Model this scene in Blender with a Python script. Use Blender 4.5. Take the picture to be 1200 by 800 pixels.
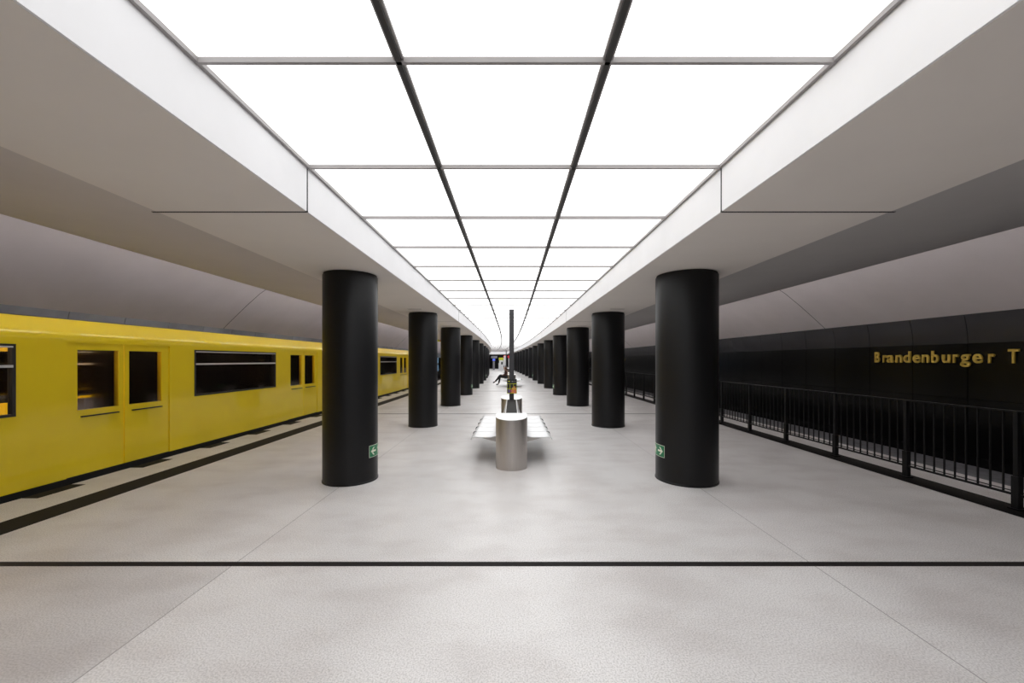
import bpy, bmesh, math, random
from mathutils import Vector, Matrix
random.seed(7)
PI = math.pi
C = bpy.context.scene.collection
for o in list(bpy.data.objects): bpy.data.objects.remove(o)

# ------------------------------------------------------------------ camera, world, exposure
F = 467.0                                   # focal length in pixels of a 1200-pixel-wide frame
cd = bpy.data.cameras.new('camera'); cam = bpy.data.objects.new('camera', cd); C.objects.link(cam)
cam.location = (0, 0, 1.6); cam.rotation_euler = (PI/2, 0, 0)
cd.sensor_width = 36; cd.lens = 36*F/1200; cd.shift_y = 22/1200; cd.clip_start = .05; cd.clip_end = 300
bpy.context.scene.camera = cam
w = bpy.data.worlds.new('world'); bpy.context.scene.world = w; w.use_nodes = True
w.node_tree.nodes['Background'].inputs[0].default_value = (0, 0, 0, 1)
w.node_tree.nodes['Background'].inputs[1].default_value = 0
vs = bpy.context.scene.view_settings
vs.view_transform = 'Standard'; vs.look = 'None'; vs.exposure = 0.0; vs.gamma = 1; vs.use_curve_mapping = False
LIGHT = 1.87                                 # luminous ceiling

# ------------------------------------------------------------------ materials
def mat(name, col, rough=.6, metal=0, spec=.5, noise=0, nscale=6, bump=0, bscale=80, emit=0, coat=0, stretch=None):
    m = bpy.data.materials.new(name); m.use_nodes = True
    nt = m.node_tree; b = nt.nodes['Principled BSDF']
    b.inputs['Roughness'].default_value = rough; b.inputs['Metallic'].default_value = metal
    b.inputs['Specular IOR Level'].default_value = spec; b.inputs['Coat Weight'].default_value = coat
    c4 = (*col, 1)
    tc = nt.nodes.new('ShaderNodeTexCoord'); src = tc.outputs['Object']
    if stretch:
        mp = nt.nodes.new('ShaderNodeMapping'); mp.inputs['Scale'].default_value = stretch
        nt.links.new(src, mp.inputs['Vector']); src = mp.outputs['Vector']
    n = nt.nodes.new('ShaderNodeTexNoise'); n.inputs['Scale'].default_value = nscale; n.inputs['Detail'].default_value = 4
    nt.links.new(src, n.inputs['Vector'])
    r = nt.nodes.new('ShaderNodeValToRGB')
    r.color_ramp.elements[0].position = .3; r.color_ramp.elements[1].position = .7
    r.color_ramp.elements[0].color = tuple(v*(1-noise) for v in col) + (1,)
    r.color_ramp.elements[1].color = tuple(min(1, v*(1+noise)) for v in col) + (1,)
    nt.links.new(n.outputs['Fac'], r.inputs['Fac']); nt.links.new(r.outputs['Color'], b.inputs['Base Color'])
    if bump:
        n2 = nt.nodes.new('ShaderNodeTexNoise'); n2.inputs['Scale'].default_value = bscale
        nt.links.new(src, n2.inputs['Vector'])
        bp = nt.nodes.new('ShaderNodeBump'); bp.inputs['Strength'].default_value = bump; bp.inputs['Distance'].default_value = .01
        nt.links.new(n2.outputs['Fac'], bp.inputs['Height']); nt.links.new(bp.outputs['Normal'], b.inputs['Normal'])
    if emit:
        b.inputs['Emission Color'].default_value = c4; b.inputs['Emission Strength'].default_value = emit
    return m

def floor_material():
    m = bpy.data.materials.new('terrazzo'); m.use_nodes = True
    nt = m.node_tree; L = nt.links.new; b = nt.nodes['Principled BSDF']
    tc = nt.nodes.new('ShaderNodeTexCoord')
    def noise(scale, detail, mp=None):
        n = nt.nodes.new('ShaderNodeTexNoise'); n.inputs['Scale'].default_value = scale; n.inputs['Detail'].default_value = detail
        s = tc.outputs['Object']
        if mp:
            k = nt.nodes.new('ShaderNodeMapping'); k.inputs['Scale'].default_value = mp; L(s, k.inputs['Vector']); s = k.outputs['Vector']
        L(s, n.inputs['Vector']); return n
    def ramp(src, p0, c0, p1, c1):
        r = nt.nodes.new('ShaderNodeValToRGB'); e = r.color_ramp.elements
        e[0].position = p0; e[1].position = p1; e[0].color = (*c0, 1); e[1].color = (*c1, 1); L(src, r.inputs['Fac']); return r
    def mul(a, c):
        x = nt.nodes.new('ShaderNodeMix'); x.data_type = 'RGBA'; x.blend_type = 'MULTIPLY'; x.inputs['Factor'].default_value = 1
        L(a, x.inputs['A']); L(c, x.inputs['B']); return x.outputs['Result']
    clouds = ramp(noise(.75, 6, (1.3, .75, 1)).outputs['Fac'], .3, (.69, .665, .66), .7, (.79, .77, .765))
    grit = ramp(noise(110, 3).outputs['Fac'], .36, (.70, .69, .685), .58, (1, 1, 1))
    v = nt.nodes.new('ShaderNodeTexVoronoi'); v.inputs['Scale'].default_value = 26; L(tc.outputs['Object'], v.inputs['Vector'])
    chip = ramp(v.outputs['Distance'], .02, (.62, .6, .58), .10, (1, 1, 1))
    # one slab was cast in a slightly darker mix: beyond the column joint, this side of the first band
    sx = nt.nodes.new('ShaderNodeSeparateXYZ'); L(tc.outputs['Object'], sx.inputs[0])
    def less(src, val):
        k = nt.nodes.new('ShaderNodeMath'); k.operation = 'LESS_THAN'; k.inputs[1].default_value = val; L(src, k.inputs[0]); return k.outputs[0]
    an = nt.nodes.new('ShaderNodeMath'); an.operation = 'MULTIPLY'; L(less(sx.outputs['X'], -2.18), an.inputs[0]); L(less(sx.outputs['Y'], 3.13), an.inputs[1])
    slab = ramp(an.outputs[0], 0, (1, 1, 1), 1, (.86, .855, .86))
    stains = ramp(noise(2.2, 7, (.7, 1.2, 1)).outputs['Fac'], .36, (.90, .885, .88), .55, (1, 1, 1))
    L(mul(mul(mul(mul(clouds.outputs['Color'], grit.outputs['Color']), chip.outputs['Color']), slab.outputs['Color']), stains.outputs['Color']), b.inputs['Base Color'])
    rr = ramp(noise(1.4, 5).outputs['Fac'], .3, (.30, .30, .30), .7, (.46, .46, .46)); L(rr.outputs['Color'], b.inputs['Roughness'])
    b.inputs['Specular IOR Level'].default_value = .45
    return m

def glass_material(name, tint, gloss=.12):
    m = bpy.data.materials.new(name); m.use_nodes = True
    nt = m.node_tree; L = nt.links.new; nt.nodes.remove(nt.nodes['Principled BSDF'])
    t = nt.nodes.new('ShaderNodeBsdfTransparent'); t.inputs[0].default_value = (*tint, 1)
    g = nt.nodes.new('ShaderNodeBsdfGlossy'); g.inputs['Roughness'].default_value = .05; g.inputs['Color'].default_value = (1, .97, .94, 1)
    f = nt.nodes.new('ShaderNodeFresnel'); f.inputs['IOR'].default_value = 1.45
    x = nt.nodes.new('ShaderNodeMixShader'); L(f.outputs[0], x.inputs['Fac']); L(t.outputs[0], x.inputs[1]); L(g.outputs[0], x.inputs[2])
    L(x.outputs[0], nt.nodes['Material Output'].inputs['Surface'])
    return m

M = dict(
    floor=floor_material(),
    white=mat('white_render', (.73, .72, .73), .7, noise=.02, nscale=3),
    soffit=mat('warm_white_render', (.67, .625, .585), .8, noise=.02, nscale=2),
    vault=mat('grey_vault_render', (.72, .665, .68), .8, noise=.03, nscale=1.5),
    edge_left=mat('shaded_edge_left', (.50, .46, .45), .6, noise=.03, nscale=2),  # darker than the soffit: shade on the curved edge put into the colour
    edge_right=mat('shaded_grey_edge_right', (.37, .355, .35), .6, noise=.03, nscale=2),  # greyer edge, likewise darkened to stand for the falloff of light
    panel=mat('luminous_film', (.98, .995, 1), .5, emit=LIGHT),
    bar=mat('grey_profile', (.30, .28, .275), .5, noise=.05),
    darkbar=mat('dark_profile', (.03, .028, .027), .6, noise=.05),
    joint=mat('dark_joint', (.012, .011, .011), .8, noise=.1),
    inlay=mat('black_inlay', (.010, .008, .007), .75, spec=.2, noise=.2, nscale=20),
    column=mat('black_lacquer', (.0052, .005, .0058), .40, spec=.32, noise=.06, nscale=3, bump=.05, bscale=25),
    wall=mat('black_panel', (.0028, .0027, .0031), .2, spec=.22, noise=.3, nscale=2),
    cap_left=mat('sheen_cap_left', (.34, .36, .42), .4, spec=.5, noise=.35, nscale=.9),  # wall's top row lightened: its bluish lit sheen is painted into the colour
    cap_right=mat('faint_sheen_cap_right', (.030, .029, .034), .24, spec=.45, noise=.06, nscale=1),  # lighter than the wall below, a faint lit band painted in
    gap=mat('gap_black', (.002, .002, .002), .9, noise=.1),
    track=mat('track_concrete', (.05, .048, .047), .9, noise=.3, nscale=8),
    ledge=mat('ledge_concrete', (.16, .16, .175), .8, noise=.2, nscale=6),
    rail=mat('rail_steel', (.25, .23, .22), .35, metal=1, noise=.1),
    paint=mat('black_railing_paint', (.005, .0048, .0054), .45, spec=.25, noise=.1),
    yellow=mat('yellow_coach_paint', (1.0, .73, .008), .4, spec=.3, coat=.5, noise=.03, nscale=2),
    roof=mat('roof_grey', (.05, .04, .035), .6, noise=.1),
    skirt=mat('underframe_black', (.006, .006, .006), .7, noise=.2),
    pale=mat('pale_metal', (.72, .70, .69), .35, metal=.3, noise=.05),
    rubber=mat('window_rubber', (.02, .018, .016), .6, noise=.1),
    cove=mat('cove_tube', (1, .96, .93), .5, emit=26.0),
    lamp=mat('carriage_lamp', (1, .82, .60), .5, emit=14.0),
    glass=glass_material('tinted_glass', (.82, .79, .76)),
    inside=mat('interior_panel', (.22, .16, .10), .6, noise=.1),
    seatcloth=mat('seat_cloth', (.05, .045, .07), .9, noise=.4, nscale=30),
    steel=mat('brushed_steel', (.50, .465, .44), .34, metal=1, noise=.06, nscale=4, bump=.03, bscale=60, stretch=(40, 40, .6)),
    seatsteel=mat('seat_steel', (.74, .735, .74), .42, metal=.35, noise=.04, nscale=20),
    darkmetal=mat('dark_grey_metal', (.035, .034, .038), .5, noise=.08),
    gold=mat('gold_letters', (.66, .46, .075), .4, metal=.25, noise=.12, nscale=5),
    green=mat('sign_green', (.006, .16, .062), .4, noise=.04),
    signwhite=mat('sign_white', (.78, .78, .66), .4, noise=.03),
    caption=mat('caption_white', (.55, .68, .66), .6, noise=.03),
    lime=mat('lime_line', (.50, .52, .01), .5, noise=.03),
    poster=mat('poster_black', (.010, .010, .013), .4, noise=.1),
    orange=mat('poster_orange', (.62, .22, .05), .5, noise=.3, nscale=30),
    pink=mat('poster_pink', (.45, .10, .16), .5, noise=.3, nscale=30),
    violet=mat('poster_violet', (.20, .13, .35), .5, noise=.2, nscale=30),
    greymark=mat('grey_mark', (.25, .25, .27), .5, noise=.2),
    machine=mat('machine_white', (.72, .72, .74), .45, noise=.03),
    red=mat('sign_red', (.65, .03, .05), .4, noise=.03),
    blue=mat('screen_blue', (.10, .16, .75), .3, emit=.5),
    lightbox=mat('lightbox_blue', (.16, .32, .50), .3, emit=.6, noise=.6, nscale=6),
    skin=mat('skin', (.50, .30, .22), .5, noise=.06),
    coat=mat('coat_maroon', (.045, .016, .012), .85, noise=.2, nscale=20),
    cloth=mat('trouser_black', (.006, .006, .007), .85, noise=.2),
    hair=mat('brown_hair', (.055, .024, .010), .6, noise=.3, nscale=30),
    shoe=mat('black_shoe', (.006, .006, .006), .4, noise=.1),
)

# ------------------------------------------------------------------ helpers
def bend(x, y):
    """The whole station curves gently away with distance."""
    dl = -.00087*max(0, y-16)**2; dr = -.00065*max(0, y-9)**2
    t = min(1, max(0, (x+2)/4))
    return x + dl*(1-t) + dr*t

class MB:
    def __init__(s): s.v = []; s.f = []
    def add(s, v, f):
        n = len(s.v); s.v += [tuple(p) for p in v]; s.f += [tuple(i+n for i in q) for q in f]; return s
    def box(s, x0, x1, y0, y1, z0, z1):
        return s.add([(x0,y0,z0),(x1,y0,z0),(x1,y1,z0),(x0,y1,z0),(x0,y0,z1),(x1,y0,z1),(x1,y1,z1),(x0,y1,z1)],
                     [(0,3,2,1),(4,5,6,7),(0,1,5,4),(1,2,6,5),(2,3,7,6),(3,0,4,7)])
    def bbox(s, x0, x1, y0, y1, z0, z1):
        n = len(s.v); s.box(x0, x1, y0, y1, z0, z1)
        s.v[n:] = [(bend(p[0], p[1]), p[1], p[2]) for p in s.v[n:]]; return s
    def ext(s, prof, ys, closed=True, bent=True):
        """profile of (x, z) swept along y"""
        k = len(prof); v = []; f = []
        for y in ys: v += [((bend(x, y) if bent else x), y, z) for x, z in prof]
        for a in range(len(ys)-1):
            for i in range(k if closed else k-1):
                j = (i+1) % k; f.append((a*k+i, a*k+j, (a+1)*k+j, (a+1)*k+i))
        if closed: f += [tuple(range(k))[::-1], tuple(range((len(ys)-1)*k, len(ys)*k))]
        return s.add(v, f)
    def lathe(s, prof, n=48, sx=1, sy=1, cx=0, cy=0):
        v = []; f = []; k = len(prof)
        for i in range(n):
            a = 2*PI*i/n
            v += [(cx+r*sx*math.cos(a), cy+r*sy*math.sin(a), z) for r, z in prof]
        for i in range(n):
            j = (i+1) % n
            for q in range(k-1): f.append((i*k+q, j*k+q, j*k+q+1, i*k+q+1))
        f.append(tuple(i*k for i in range(n))[::-1]); f.append(tuple(i*k+k-1 for i in range(n)))
        return s.add(v, f)
    def tube(s, a, b, r, n=10):
        a = Vector(a); b = Vector(b); d = (b-a).normalized()
        u = d.orthogonal().normalized(); q = d.cross(u); v = []; f = []
        for p in (a, b): v += [p + r*(math.cos(2*PI*i/n)*u + math.sin(2*PI*i/n)*q) for i in range(n)]
        for i in range(n): j = (i+1) % n; f.append((i, j, n+j, n+i))
        f += [tuple(range(n))[::-1], tuple(range(n, 2*n))]
        return s.add(v, f)
    def prism(s, poly, fn, d0, d1):
        """polygon (u, v) mapped by fn(u, v, depth)"""
        k = len(poly)
        v = [fn(a, b, d0) for a, b in poly] + [fn(a, b, d1) for a, b in poly]
        f = [tuple(range(k))[::-1], tuple(range(k, 2*k))] + [(i, (i+1) % k, k+(i+1) % k, k+i) for i in range(k)]
        return s.add(v, f)
    def mesh(s, name, m, smooth=False, bevel=0):
        me = bpy.data.meshes.new(name); me.from_pydata(s.v, [], s.f); me.update()
        bm = bmesh.new(); bm.from_mesh(me)
        bmesh.ops.recalc_face_normals(bm, faces=bm.faces)
        if bevel: bmesh.ops.bevel(bm, geom=[e for e in bm.edges if len(e.link_faces) == 2 and e.calc_face_angle(0) > .5], offset=bevel, segments=2, affect='EDGES', profile=.5)
        bm.to_mesh(me); bm.free()
        if smooth:
            me.shade_smooth(); me.set_sharp_from_angle(angle=.6)
        me.materials.append(m); return me
    def obj(s, name, m, parent=None, smooth=False, bevel=0):
        return link(name, s.mesh(name, m, smooth, bevel), parent)

def link(name, data, parent=None):
    o = bpy.data.objects.new(name, data); C.objects.link(o)
    if parent: o.parent = parent
    return o
def tag(o, label, cat, group=None, kind=None):
    o['label'] = label; o['category'] = cat
    if group: o['group'] = group
    if kind: o['kind'] = kind
    return o
def thing(name, label, cat, loc=(0,0,0), group=None, kind=None, rz=0):
    o = link(name, None); o.location = loc; o.rotation_euler.z = rz
    return tag(o, label, cat, group, kind)
def struct(o): o['kind'] = 'structure'; return o
def copy_tree(o, parent=None):
    c = o.copy(); C.objects.link(c)
    if parent: c.parent = parent
    for ch in list(o.children): copy_tree(ch, c)
    return c
ORD = 'first second third fourth fifth sixth seventh eighth ninth tenth eleventh twelfth thirteenth fourteenth fifteenth sixteenth seventeenth eighteenth'.split()

PITCH = 1.097; BAY = 4*PITCH
Y0, Y1 = -6.0, 75.0
YS = [Y0 + i*(Y1-Y0)/74 for i in range(75)]
LX, RX = -1.60, 1.635                       # edges of the light ceiling
MX = (-.565, .478)                          # its two long bars
SZ, PZ = 2.75, 3.113                        # soffit and luminous panel heights

# ------------------------------------------------------------------ setting
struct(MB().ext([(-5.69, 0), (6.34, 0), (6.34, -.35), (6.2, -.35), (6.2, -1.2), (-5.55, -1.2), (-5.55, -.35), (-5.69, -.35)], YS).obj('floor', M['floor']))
struct(MB().ext([(-8.7, -1.2), (-5.5, -1.2), (-5.5, -1.4), (-8.7, -1.4)], YS).obj('floor_left_track_bed', M['track']))
struct(MB().ext([(6.1, -1.2), (9.4, -1.2), (9.4, -1.4), (6.1, -1.4)], YS).obj('floor_right_track_bed', M['track']))
struct(MB().ext([(8.3, -1.2), (9.17, -1.2), (9.17, -.5), (8.3, -.5)], YS).obj('trim_right_ledge', M['ledge']))
def wing(side, sgn, xi, xs, a, b):
    arc = [(sgn*(xs + a*math.sin(i/16*PI/2)), SZ + b - b*math.cos(i/16*PI/2)) for i in range(17)]
    struct(MB().ext([(sgn*xi, 3.28), (sgn*xi, SZ), (sgn*xs, SZ), (sgn*xs, 3.28)], YS).obj('ceiling_%s_soffit' % side, M['soffit']))
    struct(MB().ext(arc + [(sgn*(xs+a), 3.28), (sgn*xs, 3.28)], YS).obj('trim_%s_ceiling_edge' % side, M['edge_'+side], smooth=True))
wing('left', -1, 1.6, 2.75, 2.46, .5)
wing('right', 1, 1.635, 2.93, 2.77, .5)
struct(MB().ext([(LX, SZ+.002), (LX+.012, SZ+.002), (LX+.012, 3.10), (LX, 3.10)], YS).obj('trim_left_light_edge', M['white']))
struct(MB().ext([(RX, SZ+.002), (RX-.012, SZ+.002), (RX-.012, 3.10), (RX, 3.10)], YS).obj('trim_right_light_edge', M['white']))
struct(MB().ext([(LX-.1, 3.28), (RX+.1, 3.28), (RX+.1, 3.34), (LX-.1, 3.34)], YS).obj('ceiling', M['white']))
VP = [(9.10, 2.52), (8.73, 2.86), (8.36, 3.19), (7.95, 3.53), (7.3, 3.95), (6.4, 4.33), (5.4, 4.62), (3, 4.9), (0, 5.0)]
vault = [(x, z) for x, z in VP] + [(-x*.9215, z) for x, z in VP[::-1][1:]]
vo = vault + [(-8.75, 2.53), (-8.6, 5.3), (9.4, 5.3), (9.45, 2.53)]
struct(MB().ext(vo, YS).obj('ceiling_vault', M['vault'], smooth=True))
vj = MB()
for y in (2.9, 11.57, 20.4, 29.2):
    for sgn, sc in ((1, 1), (-1, .9215)):
        q = [(sgn*sc*(x-.004), z-.003) for x, z in VP[:7]]
        vj.ext(q + [(x+sgn*.01, z+.01) for x, z in q[::-1]], [y, y+.012])
struct(vj.obj('trim_vault_seams', M['joint']))
# walls of dark panels with open joints
def wall(name, x, sgn):
    p = MB(); cap = MB()
    off = 8.02 if sgn > 0 else 7.545
    k0 = math.floor((Y0-off)/PITCH); k1 = math.ceil((Y1-off)/PITCH)
    for k in range(k0, k1):
        a, b = off+k*PITCH+.007, off+(k+1)*PITCH-.007
        for z0, z1 in ((-1.2, -.3), (-.292, .82), (.828, 1.936)):
            p.bbox(*sorted((x, x+sgn*.05)), a, b, z0, z1)
        curve = [(x - sgn*.075*(i/8)**2, 1.944 + .576*i/8) for i in range(9)]    # top row coves in towards the vault, shaped for a sheen fading downwards
        cap.ext(curve + [(q+sgn*.05, z) for q, z in curve[::-1]], [a, b])
    struct(p.obj(name, M['wall']))
    struct(cap.obj('trim_%s_wall_cap' % name.split('_')[1], M['cap_'+name.split('_')[1]], smooth=True))
    struct(MB().ext([(x+sgn*.04, -1.3), (x+sgn*.25, -1.3), (x+sgn*.25, 2.52), (x+sgn*.04, 2.52)], YS).obj(name+'_backing', M['gap']))
wall('wall_right', 9.17, 1)
wall('wall_left', -8.45, -1)
struct(MB().box(-14, 9.5, Y1, Y1+.2, -1.4, 5.4).obj('wall_far', M['wall']))
struct(MB().box(-9, 9.8, Y0-.2, Y0, -1.4, 5.4).obj('wall_near', M['wall']))
# floor inlays and joints
T = MB().ext([(-5.04, -.01), (-4.68, -.01), (-4.68, .0025), (-5.04, .0025)], YS)
struct(T.obj('trim_left_platform_stripe', M['inlay']))
struct(MB().ext([(5.19, -.01), (5.56, -.01), (5.56, .003), (5.19, .003)], YS).obj('trim_right_platform_stripe', M['inlay']))
struct(MB().ext([(6.12, -.01), (6.17, -.01), (6.17, .002), (6.12, .002)], YS).obj('trim_right_edge_groove', M['joint']))
T = MB()
for k in range(9):
    y = 3.13 + 8.776*k; T.bbox(-5.69, 6.34, y-.033, y+.033, -.01, .002)
struct(T.obj('trim_floor_bands', M['inlay']))
T = MB().ext([(-2.183, -.01), (-2.178, -.01), (-2.178, .001), (-2.183, .001)], YS)
struct(T.obj('trim_left_floor_joint', M['bar']))
struct(MB().ext([(2.353, -.01), (2.358, -.01), (2.358, .001), (2.353, .001)], YS).obj('trim_right_floor_joint', M['bar']))
T = MB()
for k in range(-2, 40):
    y = 4.62 + k*1.32; T.bbox(-5.685, -5.50, y, y+.52, -.01, .0022)
struct(T.obj('trim_left_edge_blocks', M['inlay']))
# movement joints in the beams
T = MB()
for k in range(-1, 8):
    y = 3.09 + 8.776*k
    for sgn, xi, xs in ((-1, 1.586, 2.79), (1, 1.621, 2.97)):
        T.bbox(*sorted((sgn*xi, sgn*(xi+.02))), y-.007, y+.007, SZ-.002, 3.085)
        T.bbox(*sorted((sgn*xi, sgn*xs)), y-.009, y+.009, SZ-.0025, SZ+.01)
struct(T.obj('trim_beam_joints', M['joint']))
# grid of the light ceiling
T = MB()
for x in MX:
    T.ext([(x-.014, 3.085), (x+.014, 3.085), (x+.014, 3.2), (x-.014, 3.2)], YS)
struct(T.obj('trim_light_long_bars', M['darkbar']))
T = MB()
for x in MX:
    for s in (-1, 1):
        T.ext([(x+s*.015, 3.098), (x+s*.026, 3.098), (x+s*.026, 3.2), (x+s*.015, 3.2)], YS)
for x, s in ((LX, 1), (RX, -1)):
    T.ext([(x+s*.014, 3.088), (x+s*.034, 3.088), (x+s*.034, 3.2), (x+s*.014, 3.2)], YS)
for k in range(-7, 67):
    y = 1.996 + k*PITCH
    if y < Y1: T.bbox(LX+.015, RX-.015, y-.010, y+.010, 3.085, 3.2)
struct(T.obj('trim_light_cross_bars', M['bar']))
T = MB()
for x, s in ((LX, 1), (RX, -1)):
    T.ext([(x, 3.10), (x+s*.013, 3.10), (x+s*.013, 3.2), (x, 3.2)], YS)
struct(T.obj('trim_light_edge_gaps', M['joint']))

# ------------------------------------------------------------------ luminous panels
lanes = (('on the train side', LX+.03, MX[0]-.02), ('over the benches', MX[0]+.02, MX[1]-.02), ('on the railing side', MX[1]+.02, RX-.03))
for k in range(-7, 66):
    ya, yb = 1.996+k*PITCH, 1.996+(k+1)*PITCH
    if ya < Y0 or yb > Y1: continue
    for nm, xa, xb in lanes:
        o = MB().bbox(xa, xb, ya+.008, yb-.008, PZ, PZ+.05).obj('ceiling_light_panel', M['panel'])
        if k < -1: lab = 'backlit white ceiling panel %s, over and behind the viewer' % nm
        elif k == -1: lab = 'backlit white ceiling panel %s, in the row cut by the frame top' % nm
        elif k < 13: lab = 'backlit white ceiling panel %s, %s row after the cut row' % (nm, ORD[k])
        else: lab = 'small distant backlit white panel in the long light ceiling, lane %s' % nm
        tag(o, lab, 'ceiling light', 'backlit ceiling panels' if k >= -1 else 'backlit ceiling panels behind the viewer', 'thing')

# tube lamps along the outer edges of the wings; they light the vault, the tracks and the train
for side, x in (('train', -5.33), ('black railing', 5.82)):
    for k in range(-7, 42):
        y = 7.26 + 1.61*k
        o = thing('tube_lamp', 'white tube lamp tucked behind the ceiling edge over the %s' % side, 'lamp', (bend(x, y), y, 3.31), 'tube lamps over the %s' % side, kind='thing')
        MB().tube((0, -.56, 0), (0, .56, 0), .03, 10).obj('tube', M['cove'], o, smooth=True)
        MB().box(-.02, .02, -.55, .55, .028, .05).obj('batten', M['pale'], o)

# ------------------------------------------------------------------ columns
def column(r):
    root = thing('round_column', '', 'column', kind='thing')
    MB().lathe([(r, .012), (r, SZ-.03)], 72).obj('shaft', M['column'], root, smooth=True)
    MB().lathe([(r+.006, 0), (r+.006, .018), (r, .024)], 72).obj('base_ring', M['paint'], root, smooth=True)
    MB().lathe([(r-.012, SZ-.03), (r-.012, SZ-.003)], 48).obj('shadow_gap', M['joint'], root, smooth=True)
    return root
COLY = [5.385 + BAY*k*1.0 for k in range(16)]
for side, x, r in (('by the yellow train', -2.18, .349), ('by the black railing', 2.355, .393)):
    proto = column(r)
    for k, y in enumerate(COLY):
        o = proto if k == 0 else copy_tree(proto)
        o.location = (bend(x, y), y, 0)
        o['group'] = 'black columns ' + side
        if k == 0: o['label'] = 'big front black round column %s, closest of its row' % side
        elif k < 10: o['label'] = '%s black round column in the row %s' % (ORD[k], side)
        else: o['label'] = 'distant black column at the far end of the row %s' % side

# green arrow signs wrapped round columns
def exit_sign(cx, cy, r, inward):
    """inward = +1: faces +x (train-side column), -1: faces -x.  u runs towards the viewer's end."""
    root = thing('exit_sign', '', 'exit sign', (cx, cy, .32))
    def fn(u, v, d):
        a = -u/r
        return (inward*(r+d)*math.cos(a), (r+d)*math.sin(a), v)
    def sheet(u0, u1, v0, v1, d0, d1, name, m):
        b = MB(); n = 12
        for i in range(n):
            ua, ub = u0+(u1-u0)*i/n, u0+(u1-u0)*(i+1)/n
            b.prism([(ua, v0), (ub, v0), (ub, v1), (ua, v1)], fn, d0, d1)
        return b.obj(name, m, root)
    def strip(poly, b, n=None): b.prism(poly, fn, .0035, .0045)
    sheet(-.16, .17, 0, .156, .0008, .0022, 'rim', M['signwhite'])
    sheet(-.155, .165, .005, .151, .0015, .0032, 'green_field', M['green'])
    b = MB()                                       # arrow pointing towards +u
    strip([(.035, .066), (.075, .066), (.075, .09), (.035, .09)], b); strip([(.075, .066), (.115, .066), (.115, .09), (.075, .09)], b)
    strip([(.142, .078), (.095, .128), (.066, .128), (.113, .078)], b); strip([(.142, .078), (.095, .028), (.066, .028), (.113, .078)], b)
    b.obj('arrow', M['signwhite'], root)
    b = MB()                                       # doorway and running figure
    strip([(-.145, .012), (-.09, .012), (-.09, .144), (-.145, .144)], b)
    strip([(-.052+.011*math.cos(t*PI/5), .125+.011*math.sin(t*PI/5)) for t in range(10)], b)
    strip([(-.075, .062), (-.05, .062), (-.04, .11), (-.065, .112)], b)
    strip([(-.04, .11), (-.012, .092), (-.016, .084), (-.046, .098)], b)
    strip([(-.065, .112), (-.086, .092), (-.08, .086), (-.06, .1)], b)
    strip([(-.06, .065), (-.03, .055), (-.034, .022), (-.044, .022), (-.042, .047), (-.07, .055)], b)
    strip([(-.075, .066), (-.084, .04), (-.112, .036), (-.112, .046), (-.09, .05), (-.084, .072)], b)
    b.obj('running_figure', M['signwhite'], root)
    return root
for side, x, r, inw in (('train-side', -2.18, .349, 1), ('railing-side', 2.355, .393, -1)):
    for n, k in enumerate((0, 3, 6)):
        y = COLY[k]
        o = exit_sign(bend(x, y), y, r, inw)
        o['label'] = 'small green and white arrow sign low on the %s %s column' % ('front' if k == 0 else ORD[k], side)
        o['group'] = 'green arrow signs on the columns'

# slim slots in the soffit by the columns
n = 0
for side, x in (('train-side', -2.18), ('railing-side', 2.355)):
    for k in (1, 2):
        y = COLY[k]-.85
        o = thing('ceiling_slot', 'thin dark slot in the soffit before the %s %s column' % (ORD[k], side), 'vent', (bend(x, y), y, SZ), 'soffit slots')
        MB().box(-.17, .17, -.045, .045, -.004, .004).obj('rim', M['soffit'], o)
        MB().box(-.155, .155, -.03, .03, -.007, .002).obj('opening', M['bar'], o)

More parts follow.
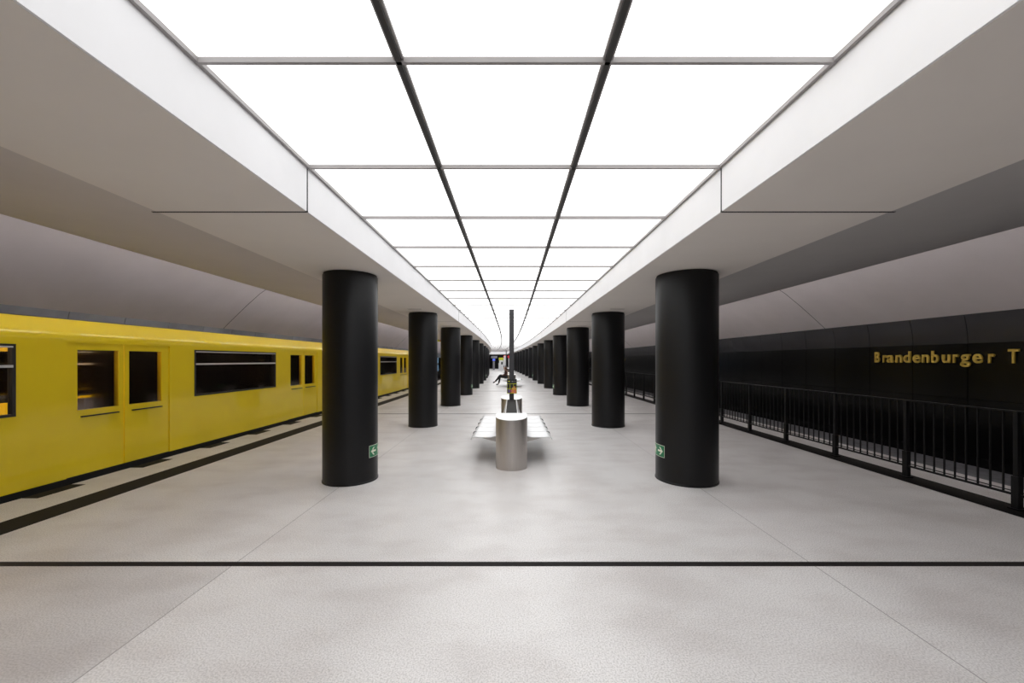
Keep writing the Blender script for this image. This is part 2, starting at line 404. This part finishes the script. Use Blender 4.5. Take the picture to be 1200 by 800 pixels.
# ------------------------------------------------------------------ underground train
XN, XF = -5.78, -8.02
def pane_box(b, x, y0, y1, z0, z1): b.box(x-.006, x+.006, y0, y1, z0, z1)
def carriage(name, ya, yb, doors, windows, label):
    root = thing(name, label, 'train', (0, ya, -1.2), 'yellow underground train')
    def P(b): b.v = [(x, y-ya, z+1.2) for x, y, z in b.v]; return b
    body = MB()
    spans = sorted([(d-.78, d+.78, .06, 1.835) for d in doors] + [(c-1.25, c+1.25, .945, 1.79) for c in windows])
    for x, s in ((XN, -1), (XF, 1)):
        x0, x1 = sorted((x, x+s*.06)); y = ya
        for a, b_, z0, z1 in spans + [(yb, yb, 0, 0)]:
            if a > y: body.box(x0, x1, y, a, .06, 1.86)
            if b_ > a:
                if z0 > .06: body.box(x0, x1, a, b_, .06, z0)
                body.box(x0, x1, a, b_, z1, 1.86)
            y = b_
    cant = [(XN, 1.86), (XN, 1.88), (XN-.003, 1.903), (XN-.010, 1.925), (XN-.021, 1.945), (XN-.035, 1.963), (XN-.052, 1.98), (XN-.073, 1.997), (XN-.130, 2.047), (XN-.19, 2.100), (XN-.25, 2.152), (XN-.25, 2.10), (XN-.06, 1.86)]
    body.ext(cant, [ya, yb], bent=False)
    body.ext([(XN+XF-x, z) for x, z in cant], [ya, yb], bent=False)
    for y in (ya, yb-.06): body.box(XF+.06, XN-.06, y, y+.06, .06, 2.12)
    P(body).obj('body', M['yellow'], root, smooth=True)
    P(MB().ext([(XN-.25, 2.153), (XN-.55, 2.19), (XN-1.12, 2.215), (XF+.55, 2.19), (XF+.25, 2.153), (XF+.25, 2.08), (XN-.25, 2.08)], [ya, yb], bent=False)).obj('roof', M['roof'], root)
    P(MB().box(XF+.1, XN-.1, ya+.1, yb-.1, -.28, .05).box(XF+.02, XN-.02, ya+.05, yb-.05, -.06, .058)).obj('underframe', M['skirt'], root)
    for yc in (ya+2.6, yb-2.6):
        b = MB().box(XF+.45, XN-.45, yc-1.1, yc+1.1, -.75, -.29)
        g = P(b).obj('bogie', M['skirt'], root)
        wb = MB()
        for yy in (yc-.75, yc+.75):
            for xx in (XF+.40, XN-.40): wb.tube((xx-.05, yy, -.67), (xx+.05, yy, -.67), .37, 24)
        P(wb).obj('wheel_set', M['skirt'], g)
    # windows
    for c in windows:
        for x, s, near in ((XN, -1, 1), (XF, 1, 0)):
            a, b_ = c-1.25, c+1.25; fx0, fx1 = sorted((x-s*.006, x+s*.05))
            f = MB()
            f.box(fx0, fx1, a, b_, .945, .975).box(fx0, fx1, a, a+.035, .975, 1.76).box(fx0, fx1, b_-.035, b_, .975, 1.76)
            f.box(fx0, fx1, a, b_, 1.76, 1.79)
            fo = P(f).obj('window', M['rubber'], root)
            g = MB(); pane_box(g, x+s*.03, a+.035, b_-.035, .975, 1.76); P(g).obj('pane', M['glass'], fo)
            t0, t1 = sorted((x-s*.012, x+s*.045))
            P(MB().box(t0, t1, a+.03, b_-.03, 1.515, 1.545)).obj('transom', M['pale'], fo)
            P(MB().box(t0, t1, a+.03, b_-.03, 1.748, 1.765)).obj('top_bar', M['pale'], fo)
    # door leaves
    for d in doors:
        for x, s in ((XN, -1), (XF, 1)):
            for q in (-1, 1):
                a, b_ = sorted((d+q*.008, d+q*.77)); x0, x1 = sorted((x+s*.012, x+s*.05))
                wa, wb_ = (a+.13, b_-.07) if q > 0 else (a+.07, b_-.13)
                if q > 0: wa, wb_ = a+.07, b_-.13
                else: wa, wb_ = a+.13, b_-.07
                lf = MB().box(x0, x1, a, b_, .065, .93).box(x0, x1, a, b_, 1.74, 1.839).box(x0, x1, a, wa, .93, 1.74).box(x0, x1, wb_, b_, .93, 1.74)
                l = P(lf).obj('door_leaf', M['yellow'], root)
                g = MB(); pane_box(g, x+s*.03, wa, wb_, .93, 1.74); P(g).obj('pane', M['glass'], l)
                h0, h1 = sorted((x+s*.012, x-s*.02))
                P(MB().box(h0, h1, min(wa, wb_)+.04, max(wa, wb_)-.02, .835, .85)).obj('handle', M['rubber'], l)
    # the interior
    for c in windows:
        for x, s in ((XN-.06, -1), (XF+.06, 1)):
            b = MB().box(*sorted((x, x+s*.46)), c-1.2, c+1.2, .30, .46).box(*sorted((x, x+s*.12)), c-1.2, c+1.2, .46, .90)
            P(b).obj('seat', M['seatcloth'], root)
    for d in doors:
        for q in (-.82, .82):
            P(MB().tube((XN-.6, d+q, .05), (XN-.6, d+q, 1.9), .018)).obj('grab_pole', M['yellow'], root)
    P(MB().box(XF+.13, XN-.13, ya+.07, yb-.07, 1.90, 1.918)).obj('inner_ceiling', M['inside'], root)
    for xx in (XN-.75, XF+.75):
        P(MB().box(xx-.06, xx+.06, ya+.3, yb-.3, 1.872, 1.899)).obj('ceiling_lamp', M['lamp'], root)
    P(MB().box(XF+.065, XN-.065, ya+.07, yb-.07, .058, .07)).obj('inner_floor', M['inside'], root)
    return root
D0, STEP = 5.95, 5.11
carriage('train_carriage', -1.5, 13.55, [D0+STEP*k for k in (-1, 0, 1)], [8.5-STEP*1, 8.5], 'yellow underground train carriage at the platform edge, cut by the frame side')
carriage('train_carriage', 14.0, 29.3, [D0+STEP*k for k in (2, 3, 4)], [8.5+STEP*2, 8.5+STEP*3], 'farther yellow train carriage, seen between the front and second black columns')
for nm, xs in (('train side', (-7.61, -6.18)), ('railing side', (6.99, 8.42))):
    for i, x in enumerate(xs):
        b = MB().ext([(x-.035, -1.06), (x+.035, -1.06), (x+.035, -1.1), (x+.01, -1.11), (x+.01, -1.17), (x+.06, -1.2), (x-.06, -1.2), (x-.01, -1.17), (x-.01, -1.11), (x-.035, -1.1)], YS)
        tag(b.obj('running_rail', M['rail']), 'steel running rail in the track on the %s, %s' % (nm, ('by the outer wall' if (i == 0) == (nm == 'train side') else 'by the platform')), 'rail', kind='structure')

# ------------------------------------------------------------------ railing
RXR = 5.40; POST0, BAYR = 4.26, 1.197
rl = thing('platform_railing', 'long black metal railing with upright bars along the platform edge', 'railing')
ry = [y for y in YS if -2 <= y] 
ry = [-2.0] + ry
MB().ext([(RXR-.022, 1.045), (RXR+.022, 1.045), (RXR+.022, 1.06), (RXR-.022, 1.06)], ry).obj('top_rail', M['paint'], rl)
MB().ext([(RXR-.015, .150), (RXR+.015, .150), (RXR+.015, .172), (RXR-.015, .172)], ry).obj('bottom_rail', M['paint'], rl)
bars = []
for k in range(-5, 58):
    y = POST0 + BAYR*k; x = bend(RXR, y)
    post = MB().box(x-.022, x+.022, y-.02, y+.02, 0, 1.045).box(x-.045, x+.045, y-.05, y+.05, .003, .02).box(x-.028, x+.028, y-.032, y+.032, .02, .36)
    post.obj('post', M['paint'], rl)
    bars += [y + BAYR*j/10 for j in range(1, 10)]
bars.sort(key=lambda y: (y < 2.5, y))
rest = MB()
for i, y in enumerate(bars):
    x = bend(RXR, y)
    if i < 100: MB().box(x-.008, x+.008, y-.006, y+.006, .17, 1.046).obj('baluster', M['paint'], rl)
    else: rest.box(x-.008, x+.008, y-.006, y+.006, .17, 1.046)
rest.obj('far_balusters', M['paint'], rl)['kind'] = 'stuff'

# ------------------------------------------------------------------ lettering
def glyph(ch, bold):
    cu = bpy.data.curves.new('glyph', 'FONT'); cu.body = ch; cu.size = 1; cu.extrude = .5; cu.offset = bold
    ob = bpy.data.objects.new('glyph', cu); C.objects.link(ob)
    dg = bpy.context.evaluated_depsgraph_get(); dg.update()
    me = bpy.data.meshes.new_from_object(ob.evaluated_get(dg)); bpy.data.objects.remove(ob)
    return me
GL = {}
def get_glyph(ch, bold=.02):
    if ch not in GL:
        me = glyph(ch, bold); xs = [v.co.x for v in me.vertices]; ys = [v.co.y for v in me.vertices]
        GL[ch] = (me, min(xs), max(xs), min(ys), max(ys))
    return GL[ch]
CAP = get_glyph('B')[4]
def letter(ch, fn, a, b, h, root, m, depth):
    """letter squeezed to run from a to b along the wall; h = cap height"""
    me, x0, x1, _, _ = get_glyph(ch)
    k = h/CAP; nm = me.copy()
    for v in nm.vertices:
        t = (v.co.x-x0)/(x1-x0)
        v.co = fn(a+(b-a)*t, v.co.y*k, (v.co.z+.5)*depth)
    nm.materials.clear(); nm.materials.append(m)
    bm = bmesh.new(); bm.from_mesh(nm); bmesh.ops.recalc_face_normals(bm, faces=bm.faces); bm.to_mesh(nm); bm.free()
    return link('letter', nm, root)
WX = 9.17
def zz(u): return WX*F/(1010 + u/6.316 - 600)
spans = [('B',103,139),('r',163,190),('a',192,243),('n',257,305),('d',316,368),('e',385,440),('n',452,505),('b',523,575),('u',602,662),('r',682,725),('g',738,810),('e',829,900),('r',945,992),('T',1092,1172)]
row = [(c, zz(a), zz(b)) for c, a, b in spans] + [('o', 6.99, 6.79), ('r', 6.70, 6.58)]
for n, dy in enumerate((0, 24.6)):
    sg = thing('station_name_lettering', 'gold raised letters reading Brandenburger T on the black wall' if n == 0 else 'tiny distant gold name letters on the black wall, beyond the second railing-side column', 'sign', (0, 0, 1.553), 'gold station name letters')
    for c, a, b in row:
        letter(c, lambda u, v, d: (bend(WX, u)-.002-d, u, v), a+dy, b+dy, .252, sg, M['gold'], .03)
# white date caption on the wall behind the train
cp = thing('wall_caption', 'small white date caption on the dark wall, seen through the train windows', 'sign', (0, 0, 1.27))
y = 10.84
for ch in '1906-1918':
    wch = .075 if ch != '-' else .05
    if ch == '1': letter(ch, lambda u, v, d: (-8.45+.002+d, u, v), y+.02, y+.055, .1, cp, M['caption'], .006)
    else: letter(ch, lambda u, v, d: (-8.45+.002+d, u, v), y, y+wch, .1, cp, M['caption'], .006)
    y += wch + .02

# ------------------------------------------------------------------ benches, steel pedestals, posts
def seat_profile():
    pts = [(.10, .775), (.118, .74), (.135, .66), (.155, .56), (.185, .47), (.235, .425), (.32, .408), (.45, .405), (.56, .412), (.605, .408), (.63, .388), (.638, .365)]
    th = .012; out = []
    for i, (x, z) in enumerate(pts):
        a = pts[max(0, i-1)]; b = pts[min(len(pts)-1, i+1)]; dx, dz = b[0]-a[0], b[1]-a[1]; L = math.hypot(dx, dz)
        out.append((x + dz/L*th, z - dx/L*th))
    return pts + out[::-1]
SP = seat_profile()
def bench():
    root = thing('platform_bench', '', 'bench')
    for s in (-1, 1):
        for i in range(5):
            a = .03 + i*.472
            st = MB().ext([(s*x, z) for x, z in SP], [a, a+.452], bent=False).obj('seat', M['seatsteel'], root, smooth=True)
            if i < 4:
                q = a+.453
                MB().ext([(s*x, z) for x, z in [(.585, .415), (.632, .408), (.645, .372), (.625, .36), (.59, .385)]], [q, q+.018], bent=False).obj('edge_clip', M['darkmetal'], st)
    MB().ext([(-.088, .14), (.088, .14), (.088, .76), (-.088, .76)], [.03, 2.37], bent=False).obj('spine', M['inlay'], root)
    for y in (.25, 1.2, 2.15):
        for s in (-1, 1):
            MB().ext([(s*.088, .25), (s*.088, .40), (s*.55, .40), (s*.55, .375)], [y-.025, y+.025], bent=False).obj('bracket', M['steel'], root)
    for y in (.35, 2.05):
        MB().box(-.07, .07, y-.12, y+.12, 0, .14).obj('foot', M['darkmetal'], root)
    return root
def pedestal():
    root = thing('steel_pedestal', '', 'pedestal')
    n = 64; v = []; f = []; rx, ry = .235, .21
    def top(y): return .758 + .15*y
    b = MB(); ring = [(rx*math.cos(PI+PI*i/48), ry*math.sin(PI+PI*i/48)) for i in range(49)] + [(rx, .17), (-rx, .17)]; n = len(ring)
    b.add([(x, y, .05) for x, y in ring] + [(x, y, top(y)) for x, y in ring],
          [(i, (i+1) % n, n+(i+1) % n, n+i) for i in range(n)] + [tuple(range(n))[::-1], tuple(range(n, 2*n))])
    b.obj('body', M['steel'], root, smooth=True)
    b = MB(); r2 = [(x*.99, y*.99) for x, y in ring]
    b.add([(x, y, top(y)+.0005) for x, y in r2] + [(x, y, top(y)+.006) for x, y in r2],
          [(i, (i+1) % n, n+(i+1) % n, n+i) for i in range(n)] + [tuple(range(n))[::-1], tuple(range(n, 2*n))])
    b.obj('slanted_top', M['seatsteel'], root, smooth=True)
    MB().prism([(x*.985, y*.985) for x, y in ring], lambda u, v, d: (u, v, d), 0, .05).obj('base_ring', M['steel'], root, smooth=True)
    return root
def post():
    root = thing('tall_post', '', 'post')
    MB().box(-.05, .05, -.035, .035, .012, 2.70).obj('shaft', M['darkmetal'], root, bevel=.006)
    MB().box(-.08, .08, -.05, .05, 0, .012).obj('base_plate', M['darkmetal'], root)
    return root
bp, pp, tp = bench(), pedestal(), post()
BY = [6.17 + 17.55*k for k in range(3)]
words_ = ('front', 'second', 'third', 'fourth')
first = True
for k, y in enumerate(BY):
    off = (-.008, .07, .09)[k]
    def at(o, yy): o.location = (bend(0, yy)+off, yy, 0); return o
    b = at(bp if k == 0 else copy_tree(bp), y)
    b['label'] = ('pale steel back-to-back bench row behind the front steel pedestal', 'steel back-to-back bench with the seated person on it', 'small distant steel bench beyond the seated person', 'tiny steel bench deep at the platform end')[k]
    b['group'] = 'steel platform benches'
    e1 = at(pp if k == 0 else copy_tree(pp), y-.21)
    e1['label'] = ('big front brushed steel pedestal with slanted top, before the bench', 'steel pedestal at the near end of the bench with the person', 'steel pedestal at the near end of the third bench', 'steel pedestal at the near end of the fourth bench')[k]
    e2 = at(copy_tree(pp), y+2.79)
    e2['label'] = ('steel pedestal behind the tall post, at the end of the first bench', 'steel pedestal at the far end of the bench with the person', 'steel pedestal at the far end of the third bench', 'steel pedestal at the far end of the fourth bench')[k]
    e1['group'] = e2['group'] = 'steel pedestals at the bench ends'
    t = at(tp if k == 0 else copy_tree(tp), y+2.46)
    t['label'] = ('tall dark square post rising from the end of the first bench', 'tall dark post at the end of the bench with the person', 'thin distant dark post at the end of the third bench', 'thin distant dark post at the end of the fourth bench')[k]
    t['group'] = 'dark posts by the benches'
# poster panel on the front post
y = BY[0]+2.46-.035
pn = thing('poster_panel', 'small black poster panel with yellow grid lines on the tall post', 'poster', (-.002, y, .885))
MB().box(-.105, .105, -.03, 0, 0, .31).obj('board', M['poster'], pn)
b = MB()
for z in (.005, .105, .21): b.box(-.103, .103, -.033, -.029, z-.004, z+.005)
for x in (-.04, .035): b.box(x-.004, x+.004, -.033, -.029, .08, .21)
b.box(-.105, -.099, -.033, -.029, 0, .215).box(.099, .105, -.033, -.029, 0, .215)
b.obj('grid_lines', M['lime'], pn)
b = MB().box(-.025, .098, -.0322, -.029, .012, .085).box(.0, .085, -.0322, -.029, .085, .125).box(.03, .07, -.0322, -.029, .125, .155)
b.obj('picture_patch', M['orange'], pn)
MB().box(-.03, .0, -.0326, -.03, .035, .08).box(.05, .07, -.0326, -.03, .02, .07).box(.01, .06, -.0326, -.03, .12, .135).obj('picture_figures', M['pink'], pn)
MB().box(-.075, -.048, -.0326, -.03, .02, .09).obj('picture_shadow', M['violet'], pn)
b = MB().prism([(-.085, .262), (-.06, .245), (-.06, .279)], lambda u, v, d: (u, -d, v), .0295, .0325).box(-.062, -.045, -.0325, -.0295, .252, .272)
b.obj('arrow_mark', M['lime'], pn)
MB().box(-.005, .035, -.0325, -.0295, .252, .266).box(.06, .075, -.0325, -.0295, .252, .272).obj('grey_marks', M['greymark'], pn)

# ------------------------------------------------------------------ seated person
def skinned(name, chains, m, parent, sub=2):
    me = bpy.data.meshes.new(name); bm = bmesh.new(); lay = bm.verts.layers.skin.verify()
    vd = {}; rootset = False
    for ch in chains:
        prev = None
        for key, p, r in ch:
            if key in vd: v = vd[key]
            else:
                v = bm.verts.new(p); v[lay].radius = (r, r) if not isinstance(r, tuple) else r; vd[key] = v
                if not rootset: v[lay].use_root = True; rootset = True
            if prev is not None and bm.edges.get((prev, v)) is None: bm.edges.new((prev, v))
            prev = v
    bm.to_mesh(me); bm.free()
    ob = bpy.data.objects.new(name, me); C.objects.link(ob)
    ob.modifiers.new('skin', 'SKIN').use_smooth_shade = True
    s = ob.modifiers.new('sub', 'SUBSURF'); s.levels = sub; s.render_levels = sub
    dg = bpy.context.evaluated_depsgraph_get(); dg.update()
    nm = bpy.data.meshes.new_from_object(ob.evaluated_get(dg)); bpy.data.objects.remove(ob)
    nm.name = name; nm.shade_smooth(); nm.materials.clear(); nm.materials.append(m)
    return link(name, nm, parent)
# local frame: the person faces -x, hips at the origin of x, y along the bench
PY = 25.15
pe = thing('person', 'seated person in dark maroon coat and black trousers, legs crossed, on the second bench', 'person', (bend(0, PY)+.03, PY, .03))
J = dict(pelvis=(-.27, 0, .53), waist=(-.255, 0, .67), chest=(-.26, 0, .84), neck=(-.30, 0, .96), head0=(-.265, 0, 1.12))
def pts(side):
    s = side
    if s > 0: # far leg: foot on the floor
        leg = [(-.29, .09, .52), (-.68, .10, .53), (-.70, .09, .30), (-.76, .09, .09)]; foot = [(-.80, .09, .05), (-.93, .08, .035)]
    else:     # near leg crossed over
        leg = [(-.29, -.09, .53), (-.66, -.02, .62), (-.83, .02, .38), (-.98, .03, .22)]; foot = [(-1.03, .03, .19), (-1.12, .03, .15)]
    arm = [(-.27, s*.18, .90), (-.29, s*.225, .70), (-.46, s*.10, .64), (-.51, s*.07, .645)]
    return leg, foot, arm
chains = [[('pelvis', J['pelvis'], .11), ('waist', J['waist'], .10), ('chest', J['chest'], .115), ('neck', J['neck'], .05), ('h0', (-.335, 0, 1.02), .062), ('h1', (-.36, 0, 1.08), .082), ('h2', (-.35, 0, 1.14), .07)]]
chains.append([('h1', 0, 0), ('nose', (-.452, 0, 1.055), .014)])
for s in (-1, 1):
    leg, foot, arm = pts(s)
    chains.append([('pelvis', 0, 0)] + [('l%d%d' % (s, i), p, r) for (i, p), r in zip(enumerate(leg), (.085, .058, .05, .035))] + [('f%d%d' % (s, i), p, r) for (i, p), r in zip(enumerate(foot), (.036, .026))])
    chains.append([('chest', 0, 0)] + [('a%d%d' % (s, i), p, r) for (i, p), r in zip(enumerate(arm), (.052, .042, .028, .03))])
    hand = arm[-1]
    for i, (dy, L) in enumerate(((-.03, .06), (-.01, .072), (.01, .068), (.03, .055))):
        a = (hand[0]-.03, hand[1]+dy, hand[2]); bq = (a[0]-L*.55, a[1], a[2]-.008); cq = (bq[0]-L*.4, bq[1], bq[2]-.03)
        chains.append([('a%d3' % s, 0, 0), ('g%d%da' % (s, i), a, .010), ('g%d%db' % (s, i), bq, .009), ('g%d%dc' % (s, i), cq, .008)])
    chains.append([('a%d3' % s, 0, 0), ('t%da' % s, (hand[0]-.005, hand[1]-s*.04, hand[2]+.01), .010), ('t%db' % s, (hand[0]-.04, hand[1]-s*.055, hand[2]), .009)])
skinned('body', chains, M['skin'], pe)
cc = [[('p', (-.27, 0, .50), .135), ('w', (-.255, 0, .67), .135), ('c', (-.26, 0, .83), .145), ('n', (-.29, 0, .93), .09)]]
for s in (-1, 1):
    leg, foot, arm = pts(s)
    cc.append([('c', 0, 0)] + [('a%d%d' % (s, i), p, r) for (i, p), r in zip(enumerate(arm[:3]), (.07, .06, .045))])
    cc.append([('p', 0, 0), ('s%d' % s, (-.45, s*.09, .54), .095)])
skinned('coat', cc, M['coat'], pe)
tt = [[('p', (-.28, 0, .52), .115)]]
for s in (-1, 1):
    leg, foot, arm = pts(s)
    tt.append([('p', (-.28, 0, .52), .115)] + [('l%d%d' % (s, i), p, r) for (i, p), r in zip(enumerate(leg), (.105, .085, .066, .05))])
skinned('trousers', tt, M['cloth'], pe)
for s in (-1, 1):
    leg, foot, arm = pts(s)
    skinned('shoe', [[('a', leg[-1], .05), ('b', foot[0], .046), ('c', foot[1], .036)]], M['shoe'], pe)
skinned('hair', [[('a', (-.345, 0, 1.155), .085), ('b', (-.30, 0, 1.10), .098), ('c', (-.265, 0, 1.00), .095), ('d', (-.225, 0, .86), .06)]], M['hair'], pe)

# ------------------------------------------------------------------ far end of the platform
def far(x, y): return (bend(x, y), y, 0)
struct(MB().box(-8, 3, 70.0, 70.25, 2.62, 3.2).obj('trim_end_fascia', M['white']))
struct(MB().box(-8, 3, 69.95, 70.1, 2.56, 2.64).obj('trim_end_green_band', M['roof']))
o = thing('ticket_machine', 'tall white machine with a yellow top at the far platform end', 'machine', far(.12, 61.5))
MB().box(-.38, .38, -.25, .25, .0, 1.15).box(-.30, .30, -.25, .25, 1.15, 1.62).obj('cabinet', M['machine'], o)
MB().box(-.36, .36, -.27, .27, 1.62, 2.0).obj('yellow_top', M['lime'], o)
MB().box(-.55, -.2, -.45, -.2, 0, .22).obj('plinth', M['machine'], o)
MB().box(.0, .25, -.265, -.24, .95, 1.35).obj('screen', M['poster'], o)
o = thing('information_pillar', 'white pillar under a round red-rimmed sign beside the distant white machine', 'pillar', far(.74, 62.4), kind='thing')
MB().box(-.24, .24, -.12, .12, .75, 1.95).obj('panel', M['machine'], o)
MB().box(-.05, .05, -.05, .05, 0, .75).obj('stem', M['machine'], o)
d = MB().tube((0, -.10, 2.15), (0, .10, 2.15), .25, 32).obj('disc', M['red'], o)
MB().tube((0, -.12, 2.15), (0, -.105, 2.15), .17, 32).obj('white_centre', M['machine'], d)
o = thing('information_pillar', 'slim white pole with a red-rimmed disc seen against the tall post', 'pillar', far(1.42, 63.5), kind='thing')
MB().box(-.06, .06, -.06, .06, 0, 2.0).obj('stem', M['machine'], o)
MB().tube((0, -.08, 2.15), (0, .08, 2.15), .22, 32).obj('disc', M['red'], o)
o = thing('screen_pillar', 'grey pillar with a small blue screen at the far platform end', 'pillar', far(-.85, 66), kind='thing')
MB().box(-.16, .16, -.12, .12, 0, 1.75).obj('stem', M['greymark'], o)
MB().box(-.24, .24, -.14, .14, 1.45, 1.95).obj('screen_box', M['poster'], o)
MB().box(-.21, .21, -.15, -.13, 1.5, 1.86).obj('screen', M['blue'], o)
MB().box(-.45, .55, -.1, .1, 1.95, 2.3).obj('header', M['greymark'], o)
# backlit pictures on the train-side wall, hanging sign
yb_ = 50.0
o = thing('lightbox_poster', 'dark wall frame with two bluish lit pictures, seen between the train-side columns', 'poster', (bend(-8.45, yb_), yb_, 0))
MB().box(.0, .06, -.9, .9, .1, 2.1).obj('frame', M['poster'], o)
MB().box(.055, .07, -.8, .8, 1.25, 1.95).obj('upper_picture', M['lightbox'], o)
MB().box(.055, .07, -.8, .8, .25, 1.0).obj('lower_picture', M['lightbox'], o)
ys_ = 27.7
o = thing('hanging_sign', 'small yellow and red sign under the ceiling edge above the train side', 'sign', (bend(-4.9, ys_), ys_, 2.9))
MB().box(-.3, .3, -.04, .04, 0, .18).obj('board', M['lime'], o)
MB().box(.0, .14, -.05, .05, .02, .16).obj('red_field', M['red'], o)
MB().box(-.2, -.18, -.01, .01, .18, .34).box(.18, .20, -.01, .01, .18, .34).obj('hanger', M['darkmetal'], o)
